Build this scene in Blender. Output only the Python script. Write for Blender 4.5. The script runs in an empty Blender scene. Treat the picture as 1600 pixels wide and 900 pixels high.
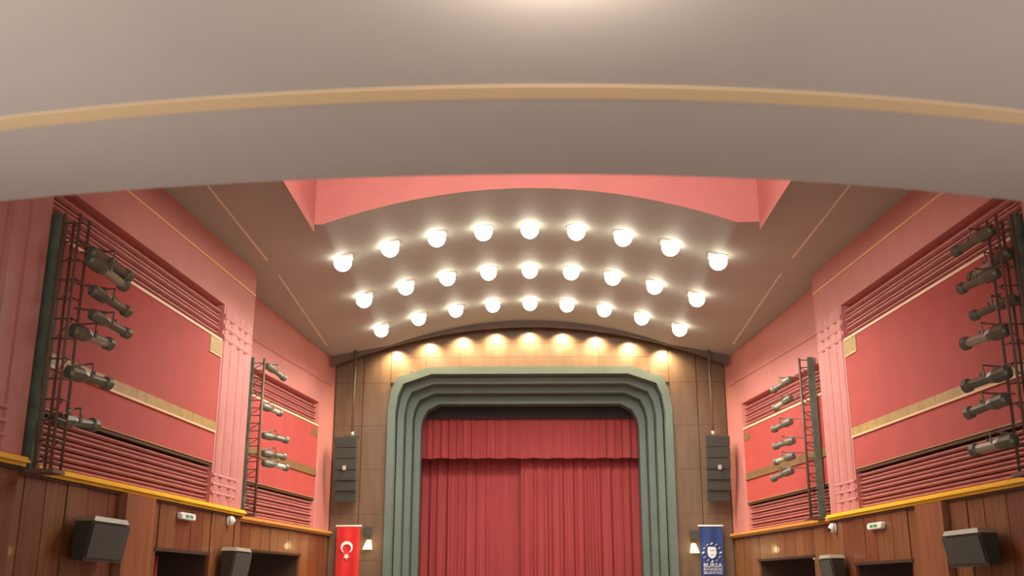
import bpy, math, random
from mathutils import Vector, Matrix
random.seed(7)
SC = bpy.context.scene
COL = SC.collection
PI = math.pi

# ------------------------------------------------------------ camera
F = 1650.0
PITCH = math.atan(475 / F)
YAW = math.atan(29 / F * math.cos(PITCH))
cam = bpy.data.cameras.new('camera')
cam.sensor_width = 36; cam.lens = F / 1600 * 36; cam.clip_end = 200
camo = bpy.data.objects.new('camera', cam); COL.objects.link(camo)
camo.location = (0, 0, 1.4)
camo.rotation_euler = (PI / 2 + PITCH, 0, YAW)
cam.dof.use_dof = True; cam.dof.focus_distance = 21.0; cam.dof.aperture_fstop = 1.15
SC.camera = camo

# ------------------------------------------------------------ world + exposure
W = bpy.data.worlds.new('world'); SC.world = W; W.use_nodes = True
W.node_tree.nodes['Background'].inputs[0].default_value = (1.0, 0.93, 0.86, 1)
W.node_tree.nodes['Background'].inputs[1].default_value = 2.6     # added soft fill, let in by leaving the rear of the hall open
SC.view_settings.view_transform = 'Standard'
SC.view_settings.look = 'None'
SC.view_settings.exposure = 0.0
SC.view_settings.gamma = 1.0
SC.view_settings.use_curve_mapping = False
try:
    SC.cycles.use_denoising = True
    SC.cycles.max_bounces = 8
    SC.cycles.diffuse_bounces = 6
    SC.cycles.sample_clamp_indirect = 4
except Exception: pass
LAMP_W = 185.0        # each ceiling downlight
WASH_W = 400.0         # each wall washer behind the arch
UP_FILL_W = 105.0          # added uplighters that brighten the balcony underside
SOFFIT_FILL_W = 34.0        # added lamp under the balcony

# ------------------------------------------------------------ helpers
def lin(c):
    return tuple(((v / 255) / 12.92 if v / 255 <= .04045 else ((v / 255 + .055) / 1.055) ** 2.4) for v in c) + (1,)

def mat(name, rgb, rough=.6, metal=0, noise=0.0, nscale=3.0, grain=None, bump=0.0, bscale=40, emit=None, estr=0, spec=.5, coat=0):
    m = bpy.data.materials.new(name); m.use_nodes = True
    nt = m.node_tree; b = nt.nodes['Principled BSDF']
    c = lin(rgb)
    b.inputs['Base Color'].default_value = c
    b.inputs['Roughness'].default_value = rough
    b.inputs['Metallic'].default_value = metal
    b.inputs['Specular IOR Level'].default_value = spec
    b.inputs['Coat Weight'].default_value = coat
    tc = nt.nodes.new('ShaderNodeTexCoord')
    if noise or grain:
        mp = nt.nodes.new('ShaderNodeMapping'); nt.links.new(tc.outputs['Object'], mp.inputs[0])
        mp.inputs['Scale'].default_value = grain if grain else (1, 1, 1)
        n = nt.nodes.new('ShaderNodeTexNoise'); n.inputs['Scale'].default_value = nscale; n.inputs['Detail'].default_value = 6
        nt.links.new(mp.outputs[0], n.inputs['Vector'])
        r = nt.nodes.new('ShaderNodeValToRGB')
        r.color_ramp.elements[0].position = .3; r.color_ramp.elements[1].position = .7
        k = noise
        r.color_ramp.elements[0].color = tuple(v * (1 - k) for v in c[:3]) + (1,)
        r.color_ramp.elements[1].color = tuple(min(1, v * (1 + k)) for v in c[:3]) + (1,)
        nt.links.new(n.outputs['Fac'], r.inputs[0]); nt.links.new(r.outputs[0], b.inputs['Base Color'])
    if bump:
        n2 = nt.nodes.new('ShaderNodeTexNoise'); n2.inputs['Scale'].default_value = bscale
        nt.links.new(tc.outputs['Object'], n2.inputs['Vector'])
        bp = nt.nodes.new('ShaderNodeBump'); bp.inputs['Strength'].default_value = bump; bp.inputs['Distance'].default_value = .02
        nt.links.new(n2.outputs['Fac'], bp.inputs['Height']); nt.links.new(bp.outputs[0], b.inputs['Normal'])
    if emit:
        b.inputs['Emission Color'].default_value = lin(emit); b.inputs['Emission Strength'].default_value = estr
    return m

M = dict(
    pink=mat('pink_plaster', (198, 126, 117), .55, noise=.05, nscale=1.5, bump=.1),
    rib=mat('rose_moulding', (190, 124, 117), .5, noise=.08, nscale=3),
    panel=mat('red_fabric_panel', (176, 70, 62), .75, noise=.06, nscale=2, bump=.15, bscale=90),
    gold=mat('old_gold_strip', (176, 146, 84), .5, noise=.18, nscale=3),
    gold2=mat('dull_gold_strip', (128, 98, 60), .55, noise=.18, nscale=3),
    strip=mat('tan_lit_edge', (150, 142, 120), .5),
    cream=mat('cream_edge', (236, 205, 160), .45),
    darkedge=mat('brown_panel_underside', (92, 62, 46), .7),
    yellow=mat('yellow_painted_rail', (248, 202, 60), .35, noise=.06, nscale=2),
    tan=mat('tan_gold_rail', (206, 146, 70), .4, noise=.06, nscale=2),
    wood=mat('brown_wood_board', (122, 78, 44), .4, noise=.28, nscale=2.2, grain=(6, 6, .5), coat=.15),
    wood2=mat('reddish_wood_board', (112, 62, 34), .4, noise=.28, nscale=2.0, grain=(6, 6, .45), coat=.15),
    wood3=mat('pale_wood_pilaster', (142, 90, 56), .38, noise=.22, nscale=1.6, grain=(6, 6, .4), coat=.2),
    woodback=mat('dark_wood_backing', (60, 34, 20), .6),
    stagewood=mat('stage_wall_veneer', (106, 82, 60), .45, noise=.16, nscale=1.8, grain=(3, 3, .6), coat=.1),
    stageback=mat('stage_wall_backing', (96, 66, 42), .6),
    ceil=mat('taupe_ceiling_paint', (172, 172, 164), .6, noise=.03, nscale=1),
    soffit=mat('balcony_taupe_paint', (190, 176, 166), .6, noise=.03, nscale=1.2),
    soffitgold=mat('soffit_gold_band', (226, 194, 150), .5),
    seam=mat('pale_ceiling_seam', (236, 220, 205), .5),
    arch=mat('arch_beam_shade', (88, 76, 68), .7),  # darker than the ceiling paint, holds the shade on the beam
    corn=mat('pale_gold_cornice_bead', (240, 190, 140), .5),
    green=mat('sage_green_frame', (90, 104, 94), .55, noise=.07, nscale=2),
    curtain=mat('red_velvet', (156, 58, 58), .8, noise=.12, nscale=2, grain=(8, 8, .3)),
    drape=mat('dark_red_drape', (150, 44, 44), .8),
    black=mat('black_stage_cloth', (44, 42, 42), .9),
    cab=mat('black_speaker_cabinet', (66, 64, 54), .6),
    grille=mat('speaker_grille', (58, 60, 52), .7, bump=.3, bscale=200),
    steel=mat('pale_metal', (200, 196, 180), .35, .6),
    truss=mat('dark_truss_paint', (112, 84, 70), .55),
    cloth=mat('dark_green_tower_post', (96, 110, 94), .75, noise=.3, nscale=5),
    fix=mat('spotlight_grey_green', (112, 114, 96), .45, .3, noise=.12, nscale=6),
    fixlight=mat('spotlight_pale_metal', (176, 176, 156), .4, .3),
    lens=mat('spotlight_lens', (30, 26, 28), .1),
    white=mat('white_plastic', (236, 236, 226), .4),
    signgreen=mat('green_sign_print', (60, 130, 80), .5, emit=(60, 150, 90), estr=.3),
    flagred=mat('red_flag_cloth', (206, 34, 30), .7),
    flagblue=mat('navy_banner_cloth', (36, 58, 112), .7),
    print=mat('white_print', (232, 228, 226), .6),
    print2=mat('grey_print', (150, 160, 176), .6),
    lamp=mat('lit_diffuser', (255, 250, 235), .5, emit=(255, 246, 222), estr=11),
    lamp2=mat('lit_sconce_glass', (255, 240, 170), .5, emit=(255, 232, 150), estr=3),
    lamp3=mat('lit_small_diffuser', (255, 250, 240), .5, emit=(255, 240, 225), estr=4),
    floor=mat('hall_floor', (146, 130, 118), .9, noise=.15, nscale=20),
    stagefloor=mat('stage_boards', (110, 80, 55), .5, noise=.2, nscale=3, grain=(1, 10, 1)),
    lobby=mat('dark_lobby_wall', (62, 46, 36), .8),
)

class MB:
    def __init__(s): s.v = []; s.f = []; s.smooth = False
    def hexa(s, p):            # 8 points: bottom 4, top 4
        i = len(s.v); s.v += [tuple(q) for q in p]
        s.f += [(i, i+3, i+2, i+1), (i+4, i+5, i+6, i+7), (i, i+1, i+5, i+4), (i+1, i+2, i+6, i+5), (i+2, i+3, i+7, i+6), (i+3, i, i+4, i+7)]
        return s
    def box(s, x0, x1, y0, y1, z0, z1):
        return s.hexa([(x0, y0, z0), (x1, y0, z0), (x1, y1, z0), (x0, y1, z0), (x0, y0, z1), (x1, y0, z1), (x1, y1, z1), (x0, y1, z1)])
    def ring_strip(s, rings, close=True, cap=True):
        n = len(rings[0]); i = len(s.v)
        for r in rings: s.v += [tuple(q) for q in r]
        m = n if close else n - 1
        for a in range(len(rings) - 1):
            for k in range(m):
                b = i + a * n; c = b + n; k2 = (k + 1) % n
                s.f.append((b + k, b + k2, c + k2, c + k))
        if cap and close:
            s.f.append(tuple(i + k for k in reversed(range(n))))
            s.f.append(tuple(i + (len(rings) - 1) * n + k for k in range(n)))
        return s
    def tube(s, pts, radii, n=10):
        pts = [Vector(p) for p in pts]
        if not hasattr(radii, '__len__'): radii = [radii] * len(pts)
        d = (pts[-1] - pts[0]).normalized()
        a = d.orthogonal().normalized() if abs(d.z) > .99 else d.cross(Vector((0, 0, 1))).normalized()
        b = d.cross(a)
        rings = [[p + (a * math.cos(2*PI*k/n) + b * math.sin(2*PI*k/n)) * r for k in range(n)] for p, r in zip(pts, radii)]
        return s.ring_strip(rings)
    def prism(s, poly, y0, y1):      # polygon in (x,z) extruded along y
        return s.ring_strip([[(x, y0, z) for x, z in poly], [(x, y1, z) for x, z in poly]])
    def build(s, name, m, parent=None, smooth=False):
        me = bpy.data.meshes.new(name); me.from_pydata(s.v, [], s.f); me.update()
        me.materials.append(m)
        import bmesh
        bm = bmesh.new(); bm.from_mesh(me); bmesh.ops.recalc_face_normals(bm, faces=bm.faces); bm.to_mesh(me); bm.free()
        if smooth:
            for p in me.polygons: p.use_smooth = True
        o = bpy.data.objects.new(name, me); COL.objects.link(o)
        if parent is not None:
            o.parent = parent
            o.matrix_parent_inverse = Matrix.Translation(parent.location).inverted()
        return o

def tag(o, label=None, cat=None, group=None, kind=None):
    if label: o['label'] = label
    if cat: o['category'] = cat
    if group: o['group'] = group
    if kind: o['kind'] = kind
    return o
def thing(name, label, cat, loc=(0, 0, 0), group=None):
    o = bpy.data.objects.new(name, None); COL.objects.link(o); o.location = loc
    o.empty_display_size = .1
    return tag(o, label, cat, group)
def light(name, kind, loc, watts, parent=None, rot=(0, 0, 0), color=(1, .93, .82), **kw):
    l = bpy.data.lights.new(name, kind); l.energy = watts; l.color = color
    for k, v in kw.items(): setattr(l, k, v)
    o = bpy.data.objects.new(name, l); COL.objects.link(o); o.location = loc; o.rotation_euler = rot
    if parent is not None:
        o.parent = parent; o.matrix_parent_inverse = Matrix.Translation(parent.location).inverted()
    return o

# ------------------------------------------------------------ side wall segments
class Seg:
    def __init__(s, sg, xe, ye, slope, y0): s.sg, s.xe, s.ye, s.sl, s.y0 = sg, xe, ye, slope, y0
    def X(s, Y, off): return s.sg * (s.xe + s.sl * (s.ye - Y) - off)
    def p(s, Y, off, z): return (s.X(Y, off), Y, z)
    def slab(s, mb, Y0, Y1, o0, o1, z0, z1):
        return mb.hexa([s.p(Y0, o0, z0), s.p(Y1, o0, z0), s.p(Y1, o1, z0), s.p(Y0, o1, z0), s.p(Y0, o0, z1), s.p(Y1, o0, z1), s.p(Y1, o1, z1), s.p(Y0, o1, z1)])
    def hbar(s, mb, Y0, Y1, base, r, z, h):      # rounded bar running along the wall
        pr = [(base - .01, z - h), (base + r * .6, z - h * .8), (base + r, z - h * .25), (base + r, z + h * .25), (base + r * .6, z + h * .8), (base - .01, z + h)]
        return mb.ring_strip([[s.p(Y0, o, q) for o, q in pr], [s.p(Y1, o, q) for o, q in pr]])
    def vbar(s, mb, Y, w, base, r, z0, z1):      # rounded vertical bar
        pr = [(-w, base - .01), (-w * .8, base + r * .6), (-w * .3, base + r), (w * .3, base + r), (w * .8, base + r * .6), (w, base - .01)]
        return mb.ring_strip([[s.p(Y + a, o, z0) for a, o in pr], [s.p(Y + a, o, z1) for a, o in pr]])

SEG = {}
for side, sg in (('left', -1), ('right', 1)):
    L = sg < 0
    dz = 0 if L else -.08
    near = Seg(sg, 6.0 if L else 6.28, 22.2 if L else 22.6, .077 if L else .0876, 13.2 if L else 13.65)
    far = Seg(sg, 5.6, 30.1, .134, near.ye)
    zero = Seg(sg, 6.38 if L else 6.72, near.y0, .08, -4)
    SEG[side] = (zero, near, far)
    # doors: (segment, y0, y1, z top)
    d_near = (18.2, 20.6, 2.12) if L else (18.95, 21.5, 1.95)
    d_far = (23.95, 27.8, 2.33) if L else (24.5, 28.1, 2.2)
    wall = MB(); low = MB()
    T = -.75
    zr = 3.02 + dz            # top of rail
    specs = [(zero, zero.y0, 11.0, zero.ye, 6.97, None), (near, near.y0, 20.45 if L else 21.1, near.ye, 6.97 + (.1 if not L else 0), d_near), (far, far.y0, 28.7, far.ye, 6.42 if L else 6.35, d_far)]
    for s, y0, yp, y1, zl, door in specs:
        s.slab(wall, y0, yp, -.2, T, zr - .05, zl)          # recessed field behind the mouldings
        s.slab(wall, yp, y1, 0, T, zr - .05, zl)            # pilaster
        s.slab(wall, y0, y1, 0, T, zl, 8.7)
        if door:
            s.slab(low, y0, door[0], -.06, T, 0, zr - .05); s.slab(low, door[1], y1, -.06, T, 0, zr - .05)
            s.slab(low, door[0], door[1], -.06, T, door[2], zr - .05)
        else: s.slab(low, y0, y1, -.06, T, 0, zr - .05)
    w = wall.build('wall_' + side, M['pink']); tag(w, kind='structure')
    low.build('wainscot_backing', M['woodback'], w)
    for s, y0, yp, y1, zl, door in specs:
        nearseg = s is not far
        # horizontal mouldings above and below the panel
        ptop = (6.2 if L else 6.3) if nearseg else (5.75 if L else 5.62)
        pbot = (3.78 if L else 3.7) if nearseg else (3.8 if L else 3.66)
        n = 7
        up0, up1 = ptop + .04, zl - .1
        for k in range(n):
            z = up0 + (up1 - up0) * (k + .5) / n
            mb = MB(); s.hbar(mb, max(y0, 9) + .02, yp, -.2, .11 if k % 2 else .14, z, (up1 - up0) / n * .49)
            mb.build('moulding', M['rib'], w)
        lo0, lo1 = zr + .02, pbot - .06
        n = 9
        for k in range(n):
            z = lo0 + (lo1 - lo0) * (k + .5) / n
            mb = MB(); s.hbar(mb, max(y0, 9) + .02, yp, -.2, .11 if k % 2 else .15, z, (lo1 - lo0) / n * .49)
            mb.build('moulding', M['rib'], w)
        # fluted pilaster, crossed by the horizontal lines
        wid = y1 - yp
        if nearseg:
            for k in range(4):
                mb = MB(); s.vbar(mb, yp + wid * (.12 + .25 * k), wid * (.115 if k % 2 else .08), 0, .03, zr + .02, zl - .02)
                mb.build('flute', M['rib'], w)
            for k in range(3):
                mb = MB(); s.hbar(mb, yp + .02, y1 - .1, 0, .036, ptop + .1 + k * (zl - ptop - .1) / 3.1, .07)
                mb.build('moulding', M['rib'], w)
            for k in range(3):
                mb = MB(); s.hbar(mb, yp + .02, y1 - .45, 0, .036, pbot - .2 - k * .17, .035)
                mb.build('moulding', M['rib'], w)
        # lower boards
        Y = max(y0, 8.0); i = 0
        pil = (16.65, 17.75) if (L and s is near) else ((17.4, 18.4) if s is near else None)
        while Y < y1 - .05:
            bw = random.choice([.5, .56, .62, .66, .72])
            Ye = min(Y + bw, y1)
            if pil and Y < pil[0] < Ye: Ye = pil[0]
            if door and Y < door[0] < Ye: Ye = door[0]
            off = 0
            if pil and pil[0] <= Y < pil[1] - .01: Ye = pil[1]; off = .12
            z0 = 0
            if door and door[0] - .01 <= Y < door[1] - .01:
                z0 = door[2]; Ye = min(Ye, door[1])
            if y1 - Ye < .2: Ye = y1
            if door and Ye > door[1] and Y < door[1]-.01: Ye = door[1]
            mb = MB(); s.slab(mb, Y + .012, Ye - .012, off + random.choice([0, 0, .015]), -.07, z0, zr - .13)
            mb.build('plank', M['wood3'] if off else M[random.choice(['wood', 'wood', 'wood2'])], w)
            Y = Ye; i += 1
        # rail
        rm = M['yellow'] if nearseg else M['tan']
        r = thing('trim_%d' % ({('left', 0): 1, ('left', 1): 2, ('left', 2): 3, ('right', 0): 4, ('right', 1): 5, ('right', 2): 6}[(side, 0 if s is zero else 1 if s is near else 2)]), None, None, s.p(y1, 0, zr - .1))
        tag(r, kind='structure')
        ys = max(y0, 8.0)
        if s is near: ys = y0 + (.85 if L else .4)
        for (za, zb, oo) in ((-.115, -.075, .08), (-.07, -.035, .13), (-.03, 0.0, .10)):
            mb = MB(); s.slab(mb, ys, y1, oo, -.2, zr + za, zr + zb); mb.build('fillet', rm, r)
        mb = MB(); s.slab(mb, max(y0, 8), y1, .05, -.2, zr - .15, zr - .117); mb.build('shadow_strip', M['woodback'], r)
        # cornice bead
        zc = (7.63 if L else 7.72) if nearseg else (7.05 if L else 7.0)
        mb = MB(); s.slab(mb, max(y0, 9), y1 - (.02 if nearseg else .5), .02, -.01, zc - (.018 if nearseg else .008), zc + (.018 if nearseg else .008))
        mb.build('cornice_bead', M['corn'] if nearseg else M['pink'], w)
        # red acoustic panel
        if s is not zero:
            ya = y0 + (.15 if s is near else .1)
            nm = 'near' if s is near else 'far'
            pl = thing('acoustic_panel', {'near': 'large red fabric panel with gold strip on the %s wall beside the nearer tower', 'far': 'smaller red fabric panel with gold strip on the %s wall next to the stage'}[nm] % side, 'wall panel', s.p((ya + yp) / 2, -.2, pbot))
            mb = MB(); s.slab(mb, ya, yp - .02, 0, -.19, pbot + .03, ptop); mb.build('panel_face', M['panel'], pl)
            mb = MB(); s.slab(mb, ya, yp - .02, .015, -.19, ptop, ptop + .045); mb.build('top_edge', M['cream'], pl)
            mb = MB(); s.slab(mb, ya, yp - .02, .012, -.19, pbot + .015, pbot + .03); mb.build('bottom_edge', M['gold'], pl)
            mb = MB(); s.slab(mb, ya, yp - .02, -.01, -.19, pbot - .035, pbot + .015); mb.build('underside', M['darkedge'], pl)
            g0, g1 = ((4.41, 4.58) if L else (4.37, 4.53)) if s is near else ((4.44, 4.60) if L else (4.3, 4.45))
            ng = 6
            for k in range(ng):
                a = ya + (yp - ya) * k / ng; b = ya + (yp - ya) * (k + 1) / ng - .02
                mb = MB(); s.slab(mb, a, min(b + .018, yp - .03), .012 + .003 * (k % 2), -.01, g0, g1); mb.build('gold_strip', M['gold'] if s is near else M['gold2'], pl)
            mb = MB(); s.slab(mb, ya, yp - .02, .03, -.01, g0 - .035, g0); mb.build('strip_edge', M['cream'] if s is near else M['gold2'], pl)
            if s is near:
                mb = MB(); s.slab(mb, yp - .62, yp - .02, .012, -.01, ptop - .31, ptop - .01); mb.build('corner_plate', M['gold'], pl)
                mb = MB(); s.slab(mb, yp - .62, yp - .02, .022, -.01, ptop - .33, ptop - .31); mb.build('plate_edge', M['cream'], pl)
            else:
                mb = MB(); s.slab(mb, yp - .5, yp - .02, .008, -.01, ptop - .3, ptop - .12); mb.build('corner_plate', M['gold2'], pl)
    # doorways: dark lobby behind each opening
    for nm, s, door in ((1 if L else 3, near, d_near), (2 if L else 4, far, d_far)):
        mb = MB()
        a, b, zt = door
        D = -2.6
        for (o0, o1, ya, yb, z0, z1) in ((-.75, D, a - .1, a, 0, zt + .1), (-.75, D, b, b + .1, 0, zt + .1), (D, D - .1, a - .1, b + .1, 0, zt + .1), (-.75, D, a, b, zt, zt + .1)):
            s.slab(mb, ya, yb, o0, o1, z0, z1)
        d = mb.build('door_%d' % nm, M['lobby']); tag(d, kind='structure')
        lt = MB(); s.slab(lt, a - .05, b + .05, .02, -.1, zt - .05, zt + .005); lt.build('lintel', M['woodback'], d)

# ------------------------------------------------------------ floor, stage, stage wall
o = MB().box(-8.5, 8.5, -4, 30, -.2, 0).build('floor', M['floor']); tag(o, kind='structure')
o = MB().box(-5.55, 5.55, 29.2, 36, 0, .95).build('stage_platform', M['stagefloor']); tag(o, kind='structure')

def outline(w, h, c1, c2, c3, bottom=.95):
    """half outline of the proscenium opening, left bottom -> right bottom; w half width, h height"""
    a = [(-w, bottom), (-w + .02, h - c3), (-w + .09, h - c2), (-w + .26, h - c1), (-w + 1.17, h)]
    return a + [(-x, z) for x, z in reversed(a)]
def outl(w, h, k):       # k = how far inside the outer edge (0..1), chamfers tighten a little
    a = [(-w, .95), (-w, h - 1.2 + .5 * k), (-w + .08 - .03 * k, h - .67 + .22 * k), (-w + .23 - .04 * k, h - .3 + .12 * k), (-w + 1.14 - .6 * k, h)]
    return a + [(-x, z) for x, z in reversed(a)]
hole = outl(3.92, 7.5, .1)
fw = MB()
A = []
top = 9.6
outer = [(-5.9, .0), (-5.9, 6.0), (-5.9, 7.0), (-5.9, top), (-2.7, top), (2.7, top), (5.9, top), (5.9, 7.0), (5.9, 6.0), (5.9, .0)]
fw.ring_strip([[(x, 30.0, z) for x, z in hole], [(x, 30.0, z) for x, z in outer]], close=False)
fw.ring_strip([[(x, 30.12, z) for x, z in hole], [(x, 30.12, z) for x, z in outer]], close=False)
wf = fw.build('wall_front', M['stageback']); tag(wf, kind='structure')
# veneer panels
for sg in (-1, 1):
    for (xa, xb) in ((4.02, 4.78), (4.8, 5.58)):
        z = 1.0
        while z < 8.5:
            z1 = min(z + 1.24, 8.7)
            x0, x1 = sorted((sg * xa, sg * xb))
            MB().box(x0 + .003, x1 - .003, 29.965, 30.0, z, z1 - .005).build('veneer_panel', M['stagewood'], wf)
            z = z1
for k in range(8):
    for j in range(4):
        x0 = -4.0 + k; z0 = 7.52 + j * .42
        MB().box(x0 + .003, x0 + .997, 29.965, 30.0, z0, z0 + .415).build('veneer_panel', M['stagewood'], wf)

for a, b in ((-4.0, -3.45), (3.45, 4.0)):
    MB().box(a, b, 29.965, 30.0, 7.2, 7.515).build('veneer_panel', M['stagewood'], wf)

pf = thing('proscenium_frame', 'stepped sage green frame with chamfered corners around the stage opening', 'frame', (0, 30.4, .95))
Ys = [29.85, 30.30, 30.75, 31.2, 31.65]
rings = [(4.05, 7.64, 0), (3.82, 7.42, .33), (3.62, 7.23, .66), (3.42, 7.03, .9)]
thick = [.21, .19, .19, .23]
for k, (w_, h_, kk) in enumerate(rings):
    A = outl(w_, h_, kk); t = thick[k]
    if k < 3: B = outl(w_ - t * (.95), h_ - t, kk + .18)
    else: B = outl(w_ - .19, h_ - .24, 1.0)
    y0, y1 = Ys[k], Ys[k] + .5
    mb = MB()
    n = len(A)
    mb.ring_strip([[(x, y0, z) for x, z in A], [(x, y0, z) for x, z in B], [(x, y1, z) for x, z in B], [(x, y1, z) for x, z in A], [(x, y0, z) for x, z in A]], close=False)
    mb.build('frame_step', M['green'], pf)

# black border behind the frame and the red stage curtains
o = MB().box(-4.6, 4.6, 31.9, 31.96, 6.47, 8.2).build('stage_border', M['black'])
tag(o, 'black cloth border hanging above the red valance in the stage opening', 'stage border')
def curtain(name, x0, x1, y, z0, z1, label, cat, freq=5.0, amp=.07, seed=1, group=None, hem=.02):
    rnd = random.Random(seed)
    nx = int((x1 - x0) * 40); nz = 10
    ph = [rnd.uniform(0, 6.28) for _ in range(6)]
    def f(x, t):
        u = x + .03 * math.sin(x * 3 + ph[0])
        s_ = math.sin(u * freq * 2 * PI / 1.0 * .5 + ph[1] + .9 * math.sin(u * 1.7 + ph[2]))
        s2 = math.sin(u * freq * 1.7 * PI + ph[3])
        g = .62 + .38 * math.sin(u * .9 + ph[4])
        return y - amp * g * (s_ * .75 + .35 * s2) * (.45 + .55 * t)
    mb = MB(); grid = []
    for j in range(nz + 1):
        t = j / nz; z = z1 + (z0 - z1) * t
        row = []
        for i in range(nx + 1):
            x = x0 + (x1 - x0) * i / nx
            row.append((x, f(x, t), z + (hem * math.sin(x * 9 + ph[5]) if j == nz else 0)))
        grid.append(row)
    mb.ring_strip(grid, close=False)
    mb.ring_strip([[(x, yy + .015, z) for x, yy, z in r] for r in grid], close=False)
    o = mb.build(name, M['curtain'], None, smooth=True)
    return tag(o, label, cat, group)
curtain('valance', -4.2, 4.2, 32.05, 5.28, 7.6, 'pleated red valance across the top of the stage opening', 'valance', 8.5, .06, 3, hem=.012)
curtain('stage_curtain', -4.6, .05, 32.75, .96, 6.9, 'left half of the red stage curtain, tucked behind the other half', 'curtain', 7.0, .085, 5, 'stage curtains')
curtain('stage_curtain', -.28, 4.6, 32.5, .96, 6.9, 'right half of the red stage curtain, overlapping in front at the centre', 'curtain', 7.0, .085, 8, 'stage curtains')
MB().box(-5.4, 5.4, 36, 36.1, 0, 9).build('wall_back', M['black']); tag(bpy.data.objects['wall_back'], kind='structure')
mb = MB(); mb.box(-4.9, -4.8, 30.2, 36, .95, 9); mb.box(4.8, 4.9, 30.2, 36, .95, 9); mb.box(-4.9, 4.9, 30.2, 36, 9, 9.1)
tag(mb.build('trim_11', M['black']), kind='structure')

# ------------------------------------------------------------ ceiling
def zside(Y): return 8.18 - .045 * max(0, Y - 22)
def zc(X, Y):
    a = abs(X)
    v = 8.87 - .046 * a * a
    if a <= 3.95: return v
    t = min(1, (a - 3.95) / 1.6)
    return (8.87 - .046 * 3.95 ** 2) * (1 - t) + zside(Y) * t
mb = MB()
xs = [-7.4, -6.6, -6.0, -5.6, -5.25] + [-5.0 + i * .25 for i in range(41)] + [5.25, 5.6, 6.0, 6.6, 7.4]
xs = sorted(set(xs + [-4.1, 4.38, -3.95, 3.95]))
ysl = [19.0 + i * .52 for i in range(21)]
mb.ring_strip([[(x, y, zc(x, y)) for x in xs] for y in ysl], close=False)
for sg in (-1, 1):
    mb.ring_strip([[(sg * x, y, zc(x, 19) + (0 if y == 19 else 0)) for x in (4.1 if sg < 0 else 4.38, 4.6, 5, 5.6, 6, 7.6)] for y in (-4, 5, 12, 19)], close=False)
mb.ring_strip([[(-4.25, y, 8.1), (4.45, y, 8.1)] for y in (-4, 4, 9, 14)], close=False)
ceil = mb.build('ceiling', M['ceil'], smooth=True); tag(ceil, kind='structure')
# pink light well in front of the vault
xa = [x for x in xs if -4.11 < x < 4.39]
mb = MB()
mb.ring_strip([[(x, 19.0, zc(x, 19)) for x in xa], [(x, 19.0, 9.9) for x in xa]], close=False)
mb.ring_strip([[(x, 14.0, 8.0) for x in xa], [(x, 14.0, 9.9) for x in xa]], close=False)
for sg in (-1, 1):
    rx = -4.1 if sg < 0 else 4.38
    mb.ring_strip([[(rx, y, 8.0) for y in (14, 16, 19)], [(rx, y, 9.9) for y in (14, 16, 19)]], close=False)
mb.ring_strip([[(x, 14, 9.9) for x in xa], [(x, 19, 9.9) for x in xa]], close=False)
mb.build('recess_lining', M['pink'], ceil)
# arched beam hiding the wall washers
mb = MB()
xb = [-5.6 + i * .35 for i in range(33)]
fz = lambda x: 8.70 - .0365 * x * x
for (ya, yb) in ((29.3, 29.42),):
    mb.ring_strip([[(x, ya, fz(x)) for x in xb], [(x, yb, fz(x)) for x in xb], [(x, yb, 9.3) for x in xb], [(x, ya, 9.3) for x in xb], [(x, ya, fz(x)) for x in xb]], close=False)
mb.ring_strip([[(x, 29.4, 9.3) for x in (-6, 0, 6)], [(x, 30.05, 9.3) for x in (-6, 0, 6)]], close=False)
ab = mb.build('arch_beam', M['arch'], ceil)
# light seams
for i, sg in enumerate((-1, 1)):
    for j, (a, b) in enumerate(((10.0, 21.3), (22.4, 28.2))):
        x = 5.56 * sg
        w2 = .018 if j == 0 else .012
        t = MB().ring_strip([[(x + dx, y, zc(x, y) + dz_) for dx, dz_ in ((-w2, -.015), (w2, -.015), (w2, .03), (-w2, .03))] for y in (a, (a + b) / 2 if j else 21.0, b)])
        o = t.build('trim_%d' % (7 + i * 2 + j), M['seam']); tag(o, kind='structure')

# ------------------------------------------------------------ balcony overhead
mb = MB()
XB = [-7.7 + i * .385 for i in range(41)]
edge = lambda x: 6.0 + (.034 if x < 0 else .05) * x * x
mb.ring_strip([[(x, -4, 3.84) for x in XB], [(x, edge(x) - .02, 3.84) for x in XB], [(x, edge(x), 3.86) for x in XB], [(x, edge(x), 5.1) for x in XB], [(x, edge(x) - .2, 5.1) for x in XB], [(x, edge(x) - .2, 4.3) for x in XB], [(x, -4, 4.3) for x in XB]], close=False)
bal = mb.build('ceiling_balcony', M['soffit']); tag(bal, kind='structure')
ge = lambda x: 4.87 + (.041 if x < 0 else .05) * x * x
mb = MB().ring_strip([[(x, ge(x) - .07, 3.85) for x in XB], [(x, ge(x) - .07, 3.833) for x in XB], [(x, ge(x) + .07, 3.833) for x in XB], [(x, ge(x) + .07, 3.85) for x in XB]], close=False)
mb.build('gold_band', M['soffitgold'], bal)

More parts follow.
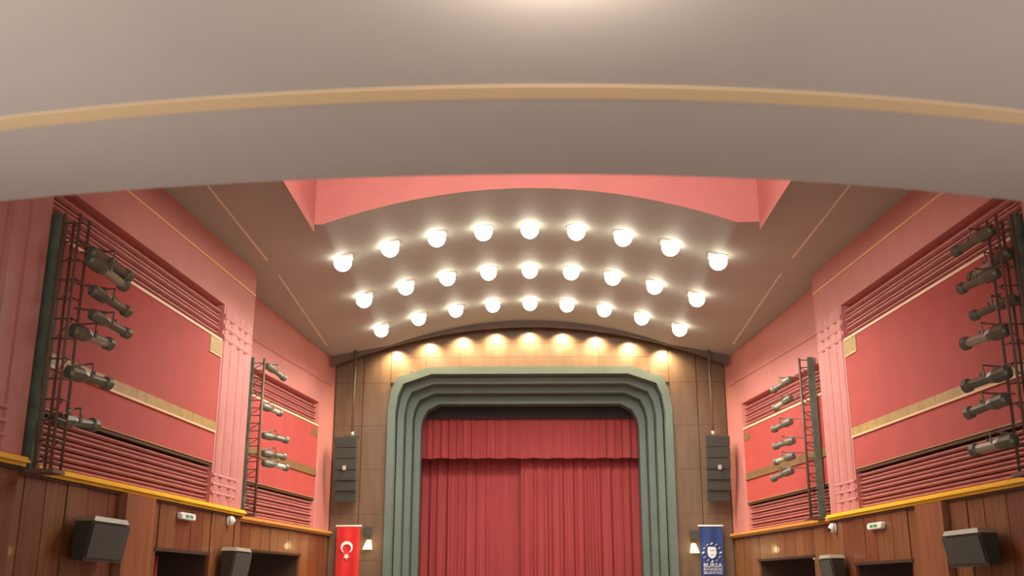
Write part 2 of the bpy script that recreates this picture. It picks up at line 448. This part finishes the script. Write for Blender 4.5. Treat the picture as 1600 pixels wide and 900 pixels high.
# ------------------------------------------------------------ ceiling lamps
ordn = ['leftmost', 'second from the left', 'third from the left', 'fourth from the left', 'middle', 'fourth from the right', 'third from the right', 'second from the right', 'rightmost']
rows = [(21.15, 'top row, farthest from the stage wall'), (24.1, 'middle row'), (27.1, 'lowest row, nearest the arch')]
for (Y, rn) in rows:
    for k in range(9):
        X = (k - 4) * .985 + .02
        z = 8.87 - .046 * X * X
        t = thing('ceiling_lamp', '%s glowing round lamp of the %s' % (ordn[k], rn), 'ceiling lamp', (X, Y, z), 'round lamps in the vaulted ceiling')
        n = 20
        mb = MB(); rr = lambda r, zz: [(X + r * math.cos(2*PI*i/n), Y + r * math.sin(2*PI*i/n), zz) for i in range(n)]
        mb.ring_strip([rr(.12, z + .1), rr(.21, z + .1), rr(.21, z - .012), rr(.12, z - .012), rr(.12, z + .1)], cap=False); mb.build('trim_ring', M['white'], t)
        mb = MB(); g = .19; mb.ring_strip([rr(g * math.sin(a), z - .10 + g * math.cos(a)) for a in [math.radians(q) for q in (30, 50, 75, 100, 120, 140, 158, 172)]]); mb.build('diffuser', M['lamp'], t, smooth=True)
        light('bulb', 'SPOT', (X, Y, z - .34), LAMP_W, t, color=(1, .945, .86), spot_size=math.radians(158), spot_blend=.5, shadow_soft_size=.12)
# wall washers behind the arch
for k in range(9):
    X = (k - 4) * .965
    z = fz(X) + .10
    t = thing('wall_washer', '%s warm spotlight hidden behind the arch above the stage frame' % ordn[k], 'spotlight', (X, 29.62, z), 'wall washers above the stage frame')
    MB().tube([(X, 29.62, z), (X, 29.62, z + .22)], .06, 12).build('can', M['cab'], t, smooth=True)
    MB().tube([(X, 29.62, z - .005), (X, 29.62, z)], .05, 12).build('lens', M['lamp3'], t)
    light('bulb', 'SPOT', (X, 29.66, z - .02), WASH_W, t, rot=(math.radians(8), 0, 0), color=(1, .78, .48), spot_size=math.radians(132), spot_blend=.9, shadow_soft_size=.05)
# cove lights added to brighten the ceiling well
for k in range(3):
    X = (k - 1) * 2.6
    t = thing('added_cove_lamp', '%s added strip lamp inside the pink ceiling well, out of sight from below' % ('left', 'middle', 'right')[k], 'lamp', (X, 14.3, 8.3))
    MB().box(X - .5, X + .5, 14.02, 14.1, 8.3, 8.42).build('fill_tube', M['lamp3'], t)
    light('bulb', 'AREA', (X, 14.2, 8.4), 110, t, rot=(math.radians(110), 0, 0), color=(1, .9, .85), size=1.0)

# lamp added just above the frame for the glow on the balcony underside
lx, ly = .12, 3.55
t = thing('added_soffit_lamp', 'added round lamp on the taupe balcony underside, just above the top of the picture', 'ceiling lamp', (lx, ly, 3.84))
MB().tube([(lx, ly, 3.845), (lx, ly, 3.80)], .16, 24).build('base', M['white'], t, smooth=True)
MB().tube([(lx, ly, 3.80), (lx, ly, 3.74), (lx, ly, 3.70)], [.14, .13, .07], 24).build('diffuser', M['lamp3'], t, smooth=True)
light('bulb', 'POINT', (lx, ly, 3.58), SOFFIT_FILL_W, t, color=(1, .95, .85), shadow_soft_size=.1)

# unseen uplighters added beside the camera to fill the balcony underside
for i, (sg, y, w_) in enumerate(((-1, 3.6, UP_FILL_W * .75), (1, 3.6, UP_FILL_W * .5), (-1, -1.5, UP_FILL_W * .6), (1, -1.5, UP_FILL_W * .6))):
    x = sg * 3.4
    t = thing('fill_uplighter', 'added uplighter standing %s by the %s wall below the balcony, outside the picture' % (('beside the seats', 'near the rear')[i // 2], 'left' if sg < 0 else 'right'), 'wall lamp', (x, y, 0))
    MB().box(x - .12, x + .12, y - .2, y + .2, .6, .7).build('housing', M['white'], t)
    MB().tube([(x, y, 0), (x, y, .6)], .04, 10).build('stand', M['steel'], t)
    light('bulb', 'AREA', (x, y, .74), w_, t, rot=(PI, 0, 0), color=(1, .97, .93), size=.4)

# ------------------------------------------------------------ lighting towers
def tower(label, xs_, y, z0, z1, post, step, sg, dep=.3):
    """xs_: x of ladder rails from the post inward; post=(xa,xb)"""
    t = thing('lighting_tower', label, 'lighting tower', ((post[0] + post[1]) / 2, y, z0))
    pa, pb = sorted(post)
    pd = .12 if len(xs_) > 1 else .045
    MB().box(pa, pb, y - pd, y + pd, z0, z1 + .02).build('post', M['cloth'], t)
    cols = [(pa + pb) / 2] + list(xs_)
    rr_ = .022 if len(xs_) > 1 else .03
    for x in xs_:
        for yy in ((y - dep / 2, y + dep / 2) if len(xs_) > 1 else (y,)):
            MB().tube([(x, yy, z0), (x, yy, z1)], rr_, 8).build('upright', M['truss'], t, smooth=True)
    n = int((z1 - z0 - .1) / step)
    for k in range(n + 1):
        z = z0 + .1 + k * step
        MB().tube([(cols[0], y, z), (cols[-1], y, z)], .013, 6).build('rung', M['truss'], t)
        if len(xs_) > 1:
            MB().tube([(cols[-1], y - dep / 2, z), (cols[-1], y + dep / 2, z)], .012, 6).build('rung', M['truss'], t)
        if k < n and k % 2 == 0:
            MB().tube([(cols[-2], y, z), (cols[-1], y, z + step)], .010, 6).build('brace', M['truss'], t)
    MB().box(min(cols) - .1, max(cols) + .05, y - .18, y + .18, z0 - .05, z0).build('base_plate', M['truss'], t)
    return t
tower('tall dark lighting tower at the left edge, nearer of two on the left wall', (-6.27, -6.06), 13.5, 2.9, 6.32, (-6.56, -6.34), .27, -1)
tower('tall dark lighting tower at the right edge, nearer of two on the right wall', (6.66, 6.45), 14.0, 2.9, 6.42, (6.95, 6.73), .27, 1)
tower('slim lighting tower on the left wall beside the far panel near the stage', (-5.99,), 23.3, 3.04, 6.48, (-6.36, -6.22), .17, -1)
tower('slim lighting tower on the right wall beside the far panel near the stage', (6.12,), 23.6, 2.96, 6.5, (6.44, 6.30), .17, 1)

# ------------------------------------------------------------ spotlights on the towers
def spotlight(label, group, a, b, r, anchor, light_top=False):
    a, b = Vector(a), Vector(b); d = b - a; Lh = d.length
    c = a + d * .45
    t = thing('spotlight', label, 'spotlight', c, group)
    P = lambda s: a + d * s
    m = M['fix']
    MB().tube([P(0), P(.04), P(.30), P(.42)], [r * .6, r * .95, r, r * .75], 10).build('lamp_housing', m, t, smooth=False)
    MB().tube([P(.40), P(.46), P(.90)], [r * .7, r * .62, r * .66], 14).build('barrel', M['fixlight'] if light_top else m, t, smooth=False)
    MB().tube([P(.88), P(.90), P(1.0)], [r * .7, r * .92, r * .95], 14).build('lens_hood', m, t)
    MB().tube([P(1.0), P(1.01)], r * .7, 14).build('lens', M['lens'], t)
    mb = MB(); u = d.normalized(); sd = u.cross(Vector((0, 0, 1))).normalized(); up_ = sd.cross(u)
    k0 = P(.42)
    tp = k0 + up_ * r * 1.7
    mb.tube([k0 + sd * r * 1.05, tp + sd * r * 1.05], .012, 6); mb.tube([k0 - sd * r * 1.05, tp - sd * r * 1.05], .012, 6); mb.tube([tp - sd * r * 1.1, tp + sd * r * 1.1], .012, 6)
    mb.build('yoke', m, t)
    MB().tube([tp, Vector(anchor)], .016, 6).build('arm', M['truss'], t)
    MB().tube([k0 + sd * r * 1.0, k0 + sd * r * 1.3], r * .28, 8).build('knob', m, t)
    fr = MB(); q = P(.62) + up_ * r * .6
    fr.tube([q, q + up_ * .05], .02, 6); fr.build('shutter_tab', m, t)
SP = __import__('json').loads('''{"NL":[[[-5.991,13.6,5.871],[-5.727,14.4,5.735],0.096],[[-6.006,13.6,5.77],[-5.769,14.4,5.601],0.102],[[-5.904,13.6,5.325],[-5.692,14.4,5.213],0.09],[[-5.875,13.6,4.986],[-5.66,14.4,4.896],0.084],[[-6.109,13.6,4.766],[-5.899,14.4,4.749],0.102],[[-6.103,13.6,4.201],[-5.857,14.4,4.183],0.102],[[-6.171,13.6,3.565],[-5.991,14.4,3.611],0.102]],"NR":[[[6.482,14.05,6.268],[6.205,14.75,6.159],0.09],[[6.67,14.05,5.938],[6.397,14.75,5.749],0.102],[[6.474,14.05,5.642],[6.214,14.75,5.596],0.09],[[6.67,14.05,5.266],[6.349,14.75,5.195],0.084],[[6.501,14.05,4.834],[6.173,14.75,4.783],0.102],[[6.451,14.05,4.25],[6.12,14.75,4.174],0.102],[[6.37,14.05,3.885],[6.11,14.75,3.794],0.096],[[6.417,14.05,3.339],[6.119,14.75,3.278],0.096]],"FL":[[[-5.942,23.35,6.326],[-5.709,24.1,6.18],0.086],[[-5.997,23.35,5.407],[-5.749,24.1,5.356],0.086],[[-5.925,23.35,4.747],[-5.564,24.1,4.736],0.086],[[-5.9,23.35,4.351],[-5.6,24.1,4.357],0.086],[[-5.886,23.35,4.14],[-5.527,24.1,4.111],0.086]],"FR":[[[5.92,23.65,6.037],[5.672,24.4,5.913],0.086],[[5.888,23.65,5.598],[5.688,24.4,5.493],0.086],[[5.85,23.65,5.077],[5.624,24.4,5.002],0.086],[[5.875,23.65,4.647],[5.627,24.4,4.605],0.086],[[5.85,23.65,4.307],[5.617,24.4,4.254],0.086],[[5.798,23.65,3.983],[5.533,24.4,3.878],0.086]]}''')
names = {6: ['topmost', 'second from the top', 'third from the top', 'third from the bottom', 'second from the bottom', 'lowest'],
         5: ['topmost', 'second from the top', 'middle', 'second from the bottom', 'lowest'],
         7: ['topmost', 'second from the top', 'third from the top', 'middle', 'third from the bottom', 'second from the bottom', 'lowest'],
         8: ['topmost', 'second from the top', 'third from the top', 'fourth from the top', 'fourth from the bottom', 'third from the bottom', 'second from the bottom', 'lowest']}
for key, (desc, ax, ay) in {'NL': ('near left tower', -6.06, 13.5), 'NR': ('near right tower', 6.45, 14.0), 'FL': ('slim left tower near the stage', -5.99, 23.3), 'FR': ('slim right tower near the stage', 6.13, 23.6)}.items():
    lst = SP[key]
    for i, (a, b, r) in enumerate(lst):
        spotlight('%s stage spotlight on the %s' % (names[len(lst)][i], desc), 'stage spotlights on the ' + desc, a, b, r, (ax, ay, a[2] + .05), light_top=(i % 3 == 1))

# ------------------------------------------------------------ hanging loudspeakers beside the stage
for sg, x0, w_, lab in ((-1, -5.08, .62, 'left'), (1, 5.15, .66, 'right')):
    t = thing('hanging_loudspeaker', 'tall dark loudspeaker stack hanging on a pole %s of the stage frame' % lab, 'loudspeaker', (x0, 29.3, 3.75))
    z = 5.52
    for k, (h, ww) in enumerate(((.30, 1.0), (.30, 1.0), (.30, 1.0), (.28, .97), (.28, .97), (.28, .94))):
        hw = w_ * ww / 2; yb = 29.05 + .012 * k * k
        MB().hexa([(x0 - hw, yb + .03, z - h + .01), (x0 + hw, yb + .03, z - h + .01), (x0 + hw * .8, yb + .45, z - h + .03), (x0 - hw * .8, yb + .45, z - h + .03),
                   (x0 - hw, yb, z - .01), (x0 + hw, yb, z - .01), (x0 + hw * .8, yb + .45, z - .03), (x0 - hw * .8, yb + .45, z - .03)]).build('speaker_box', M['cab'], t)
        MB().hexa([(x0 - hw * .92, yb + .02, z - h + .04), (x0 + hw * .92, yb + .02, z - h + .04), (x0 + hw * .92, yb + .05, z - h + .04), (x0 - hw * .92, yb + .05, z - h + .04),
                   (x0 - hw * .92, yb - .01, z - .04), (x0 + hw * .92, yb - .01, z - .04), (x0 + hw * .92, yb + .05, z - .04), (x0 - hw * .92, yb + .05, z - .04)]).build('grille', M['grille'], t)
        z -= h
    MB().box(x0 - .04, x0 + .05, 28.98, 29.03, 4.6, 4.72).build('bracket', M['steel'], t)
    px = -4.92 if sg < 0 else 5.05
    MB().box(px - .2, px + .2, 29.12, 29.2, 5.5, 5.56).build('flying_frame', M['cab'], t)
    MB().tube([(px, 29.16, 5.54), (px, 29.16, zc(px, 29.16) + .01)], .035, 10).build('pole', M['stagewood'], t, smooth=True)
    MB().tube([(px, 29.16, 5.54), (px, 29.16, 5.66)], .05, 10).build('pole_collar', M['steel'], t, smooth=True)

# ------------------------------------------------------------ flag and banner
def sheet(name, x0, x1, z0, z1, y, m, parent, seed):
    rnd = random.Random(seed); p = rnd.random() * 6
    g = [[(x0 + (x1 - x0) * i / 12, y + .012 * math.sin(i * .9 + p + j * .2), z1 + (z0 - z1) * j / 10) for i in range(13)] for j in range(11)]
    mb = MB().ring_strip(g, close=False); mb.ring_strip([[(x, yy + .008, z) for x, yy, z in r] for r in g], close=False)
    return mb.build(name, m, parent, smooth=True)
t = thing('flag_banner', 'long red hanging flag with white crescent and star left of the stage', 'flag', (-5.02, 29.8, 1.1))
sheet('cloth', -5.34, -4.70, 1.1, 3.14, 29.8, M['flagred'], t, 1)
MB().tube([(-5.37, 29.8, 3.155), (-4.66, 29.8, 3.155)], .022, 8).build('rod', M['white'], t)
cx, cz_, R = -5.045, 2.58, .165
pts = []
a0 = math.radians(-58)
n = 28
out_ = [(cx + R * math.cos(a), cz_ + R * math.sin(a)) for a in [a0 + (PI - 2 * a0) * i / n for i in range(n + 1)]]
inn = []
r2, c2 = .118, cz_ - .035
for i in range(n + 1):
    a = math.radians(-62) + (PI - 2 * math.radians(-62)) * i / n
    inn.append((cx + r2 * math.cos(a), c2 + r2 * math.sin(a)))
MB().ring_strip([[(x, 29.76, z) for x, z in out_], [(x, 29.76, z) for x, z in inn], [(x, 29.78, z) for x, z in inn], [(x, 29.78, z) for x, z in out_]], close=False).build('crescent', M['print'], t)
sx, sz_ = -5.045, 2.335
st = [(sx + (.09 if i % 2 == 0 else .04) * math.cos(-PI / 2 + i * PI / 5 + .15), sz_ + (.09 if i % 2 == 0 else .04) * math.sin(-PI / 2 + i * PI / 5 + .15)) for i in range(10)]
MB().prism(st, 29.76, 29.78).build('star', M['print'], t)

t = thing('municipal_banner', 'long navy hanging banner with white emblem and lettering right of the stage', 'banner', (4.955, 29.8, 1.1))
sheet('cloth', 4.64, 5.27, 1.1, 3.13, 29.8, M['flagblue'], t, 2)
MB().tube([(4.61, 29.8, 3.15), (5.30, 29.8, 3.15)], .022, 8).build('rod', M['white'], t)
cx, cz_ = 4.955, 2.435
sh = [(-.11, .13), (-.06, .155), (0, .145), (.06, .155), (.11, .13), (.12, .0), (.10, -.09), (.05, -.14), (0, -.16), (-.05, -.14), (-.10, -.09), (-.12, 0)]
MB().prism([(cx + x, cz_ + z) for x, z in sh], 29.765, 29.78).build('shield', M['print'], t)
mb = MB()
mb.prism([(cx - .07, cz_ + .06), (cx, cz_ + .035), (cx + .07, cz_ + .06), (cx + .07, cz_ + .085), (cx, cz_ + .06), (cx - .07, cz_ + .085)], 29.758, 29.766)
mb.prism([(cx - .06, cz_ - .05), (cx + .06, cz_ - .05), (cx + .04, cz_ - .075), (cx - .04, cz_ - .075)], 29.758, 29.766)
mb.build('shield_mark', M['print2'], t)
for k in range(12):
    a = k * PI / 6 + PI / 12 * 0
    px, pz = cx + .235 * math.cos(a), cz_ + .235 * math.sin(a)
    q = PI / 5
    lf = [(.045, 0), (.015, .017), (-.03, .014), (-.045, 0), (-.03, -.014), (.015, -.017)]
    MB().prism([(px + x * math.cos(q) - z * math.sin(q), pz + x * math.sin(q) + z * math.cos(q)) for x, z in lf], 29.765, 29.78).build('leaf', M['print2'] if k % 3 else M['print'], t)
def text(s, x, z, size, width, y, m, parent, name='lettering', rotz=0, rotmat=None):
    c = bpy.data.curves.new(name, 'FONT'); c.body = s; c.size = size; c.align_x = 'CENTER'; c.align_y = 'CENTER'; c.extrude = .004; c.resolution_u = 3; c.offset = .0
    tmp = bpy.data.objects.new('tmp', c); COL.objects.link(tmp)
    bpy.context.view_layer.update()
    me = bpy.data.meshes.new_from_object(tmp.evaluated_get(bpy.context.evaluated_depsgraph_get()))
    bpy.data.objects.remove(tmp); bpy.data.curves.remove(c)
    xsz = [v.co.x for v in me.vertices]; wdt = (max(xsz) - min(xsz)) or 1
    k = width / wdt
    Mx = rotmat if rotmat is not None else Matrix.Rotation(rotz, 4, 'Z') @ Matrix.Rotation(PI / 2, 4, 'X')
    me.transform(Matrix.Translation((x, y, z)) @ Mx @ Matrix.Diagonal((k, 1, 1, 1)))
    me.materials.clear(); me.materials.append(m)
    o = bpy.data.objects.new(name, me); COL.objects.link(o)
    o.parent = parent; o.matrix_parent_inverse = Matrix.Translation(parent.location).inverted()
    return o
text('BURSA', cx + .005, 2.095, .155, .50, 29.77, M['print'], t)
text('BÜYÜKŞEHİR', cx + .005, 1.99, .095, .50, 29.77, M['print'], t)
text('BELEDİYESİ', cx + .005, 1.90, .095, .50, 29.77, M['print'], t)

# ------------------------------------------------------------ sconces and dark boxes beside the stage
for sg, x0, zb, lab in ((-1, -4.49, 2.53, 'left'), (1, 4.50, 2.43, 'right')):
    t = thing('wall_sconce', 'small glowing cream wall lamp %s of the green stage frame' % lab, 'wall lamp', (x0, 29.9, zb))
    MB().box(x0 - .05, x0 + .05, 29.93, 29.965, zb, zb + .2).build('back_plate', M['steel'], t)
    MB().hexa([(x0 - .12, 29.8, zb), (x0 + .12, 29.8, zb), (x0 + .12, 29.93, zb), (x0 - .12, 29.93, zb), (x0 - .05 - .03 * sg, 29.85, zb + .25), (x0 + .06 - .03 * sg, 29.85, zb + .25), (x0 + .06 - .03 * sg, 29.93, zb + .25), (x0 - .05 - .03 * sg, 29.93, zb + .25)]).build('shade', M['lamp2'], t)
    light('bulb', 'POINT', (x0, 29.7, zb + .1), 4, t, color=(1, .85, .5), shadow_soft_size=.08)
    t = thing('small_loudspeaker', 'small dark box on the stage wall above the glowing lamp on the %s' % lab, 'loudspeaker', (x0 + .0, 29.9, zb + .4))
    MB().box(x0 - .1, x0 + .1, 29.8, 29.95, zb + .36, zb + .6).build('case', M['cab'], t)
    MB().box(x0 - .085, x0 + .085, 29.79, 29.8, zb + .375, zb + .585).build('grille', M['grille'], t)

# ------------------------------------------------------------ wall loudspeakers, emergency lights, dome cameras
def wall_speaker(s, Ya, Yb, z0, z1, label, depth=.34):
    ym = (Ya + Yb) / 2
    t = thing('wall_loudspeaker', label, 'loudspeaker', s.p(ym, .1, z0))
    # cabinet leaning out at the top towards the seats
    mb = MB().hexa([s.p(Ya, .3, z0), s.p(Yb, .28, z0), s.p(Yb - .08, .08, z0 + .02), s.p(Ya + .08, .08, z0 + .02), s.p(Ya, depth + .04, z1 - .05), s.p(Yb, depth + .02, z1 - .05), s.p(Yb - .08, .1, z1 - .05), s.p(Ya + .08, .1, z1 - .05)])
    mb.build('cabinet', M['cab'], t)
    mb = MB().hexa([s.p(Ya + .04, .325, z0 + .04), s.p(Yb - .04, .305, z0 + .04), s.p(Yb - .04, .14, z0 + .04), s.p(Ya + .04, .14, z0 + .04), s.p(Ya + .04, depth + .06, z1 - .09), s.p(Yb - .04, depth + .045, z1 - .09), s.p(Yb - .04, depth, z1 - .09), s.p(Ya + .04, depth, z1 - .09)])
    mb.build('grille', M['grille'], t)
    # pale sloping top strip, light caught by the edge put into its colour
    mb = MB().hexa([s.p(Ya + .02, depth + .06, z1 - .05), s.p(Yb - .1, depth + .05, z1 - .05), s.p(Yb - .1, .1, z1 - .05), s.p(Ya + .02, .1, z1 - .05), s.p(Ya + .1, depth + .03, z1 + .02), s.p(Yb - .1, depth + .02, z1 + .02), s.p(Yb - .1, .1, z1 + .02), s.p(Ya + .1, .1, z1 + .02)])
    mb.build('top_strip', M['strip'], t)
    mb = MB(); mb.tube([s.p(ym, .0, (z0 + z1) / 2), s.p(ym, .12, (z0 + z1) / 2)], .05, 8); mb.build('mounting_bracket', M['cab'], t)
zL, nL, fL = SEG['left']; zR, nR, fR = SEG['right']
wall_speaker(nL, 15.1, 16.35, 1.82, 2.42, 'large dark loudspeaker with pale top strip on the left wood wall')
wall_speaker(nL, 20.95, 22.0, 1.6, 2.22, 'dark loudspeaker between the two doorways of the left wall')
wall_speaker(nR, 15.75, 17.0, 1.76, 2.28, 'large dark loudspeaker with pale top strip on the right wood wall')
wall_speaker(nR, 21.75, 22.55, 1.5, 2.1, 'dark loudspeaker between the two doorways of the right wall')

def exit_light(s, Y, z, label):
    t = thing('emergency_light', label, 'emergency light', s.p(Y, 0, z))
    hw = .33
    pr = [(-hw, -.03), (-hw + .03, -.06), (hw - .03, -.06), (hw, -.03), (hw, .03), (hw - .03, .06), (-hw + .03, .06), (-hw, .03)]
    MB().ring_strip([[s.p(Y + a, .025, z + b) for a, b in pr], [s.p(Y + a, .09, z + b) for a, b in pr], [s.p(Y + a * .93, .11, z + b * .8) for a, b in pr]]).build('case', M['white'], t)
    for (a, b) in ((-.16, .0), (.04, .17)):
        mb = MB(); s.slab(mb, Y + a, Y + b, .115, .105, z - .025, z + .025); mb.build('green_print', M['signgreen'], t)
exit_light(nL, 19.25, 2.70, 'white emergency light with green print on the left wood wall above the doorway')
exit_light(nR, 20.2, 2.58, 'white emergency light with green print on the right wood wall above the doorway')
def dome(s, Y, z, label):
    t = thing('dome_camera', label, 'security camera', s.p(Y, 0, z))
    c = Vector(s.p(Y, 0, z)); n_ = Vector((-s.sg, 0, 0))
    MB().tube([c, c + n_ * .04], .10, 18).build('base', M['white'], t, smooth=True)
    MB().tube([c + n_ * .04, c + n_ * .09, c + n_ * .13, c + n_ * .15], [.10, .09, .06, .02], 18).build('shell', M['white'], t, smooth=True)
    q = c + n_ * .12 + Vector((0, -.02 if s.sg > 0 else .03, -.03))
    MB().tube([q, q + n_ * .03 + Vector((0, 0, -.01))], .035, 12).build('lens', M['lens'], t)
dome(nL, 21.5, 2.77, 'white dome camera under the yellow rail on the left wall')
dome(nR, 22.4, 2.67, 'white dome camera under the yellow rail on the right wall')

# ------------------------------------------------------------ drapes and small lobby lamps in the doorways
def drape(s, Y0, Y1, z1, label):
    mb = MB(); n = 24
    g = [[s.p(Y0 + (Y1 - Y0) * i / n, -.3 - .05 * math.sin(i * 1.3) * (1 + j * .3), z) for i in range(n + 1)] for j, z in enumerate((z1, z1 * .6, .02))]
    mb.ring_strip(g, close=False); mb.ring_strip([[(x - s.sg * -.02, y, z) for x, y, z in r] for r in g], close=False)
    tag(mb.build('door_drape', M['drape'], None, smooth=True), label, 'curtain')
drape(nL, 18.22, 18.95, 2.0, 'dark red drape at the near side of the left doorway')
drape(nR, 18.97, 19.6, 1.84, 'dark red drape at the near side of the right doorway')
for (s, Y, off, z, lab) in ((fL, 24.8, -.85, 2.33, 'left lobby doorway, nearer one'), (fL, 25.9, -.85, 2.33, 'left lobby doorway, farther one'), (fR, 25.3, -1.7, 2.2, 'right lobby doorway, nearer one'), (fR, 26.5, -.85, 2.2, 'right lobby doorway, farther one')):
    c = s.p(Y, off, z)
    t = thing('recessed_lamp', 'small bright ceiling lamp in the ' + lab, 'ceiling lamp', c, 'small lamps in the lobby doorways')
    MB().tube([c, (c[0], c[1], c[2] - .02)], .10, 16).build('rim', M['steel'], t)
    MB().tube([(c[0], c[1], c[2] - .015), (c[0], c[1], c[2] - .03)], .08, 16).build('diffuser', M['lamp3'], t)
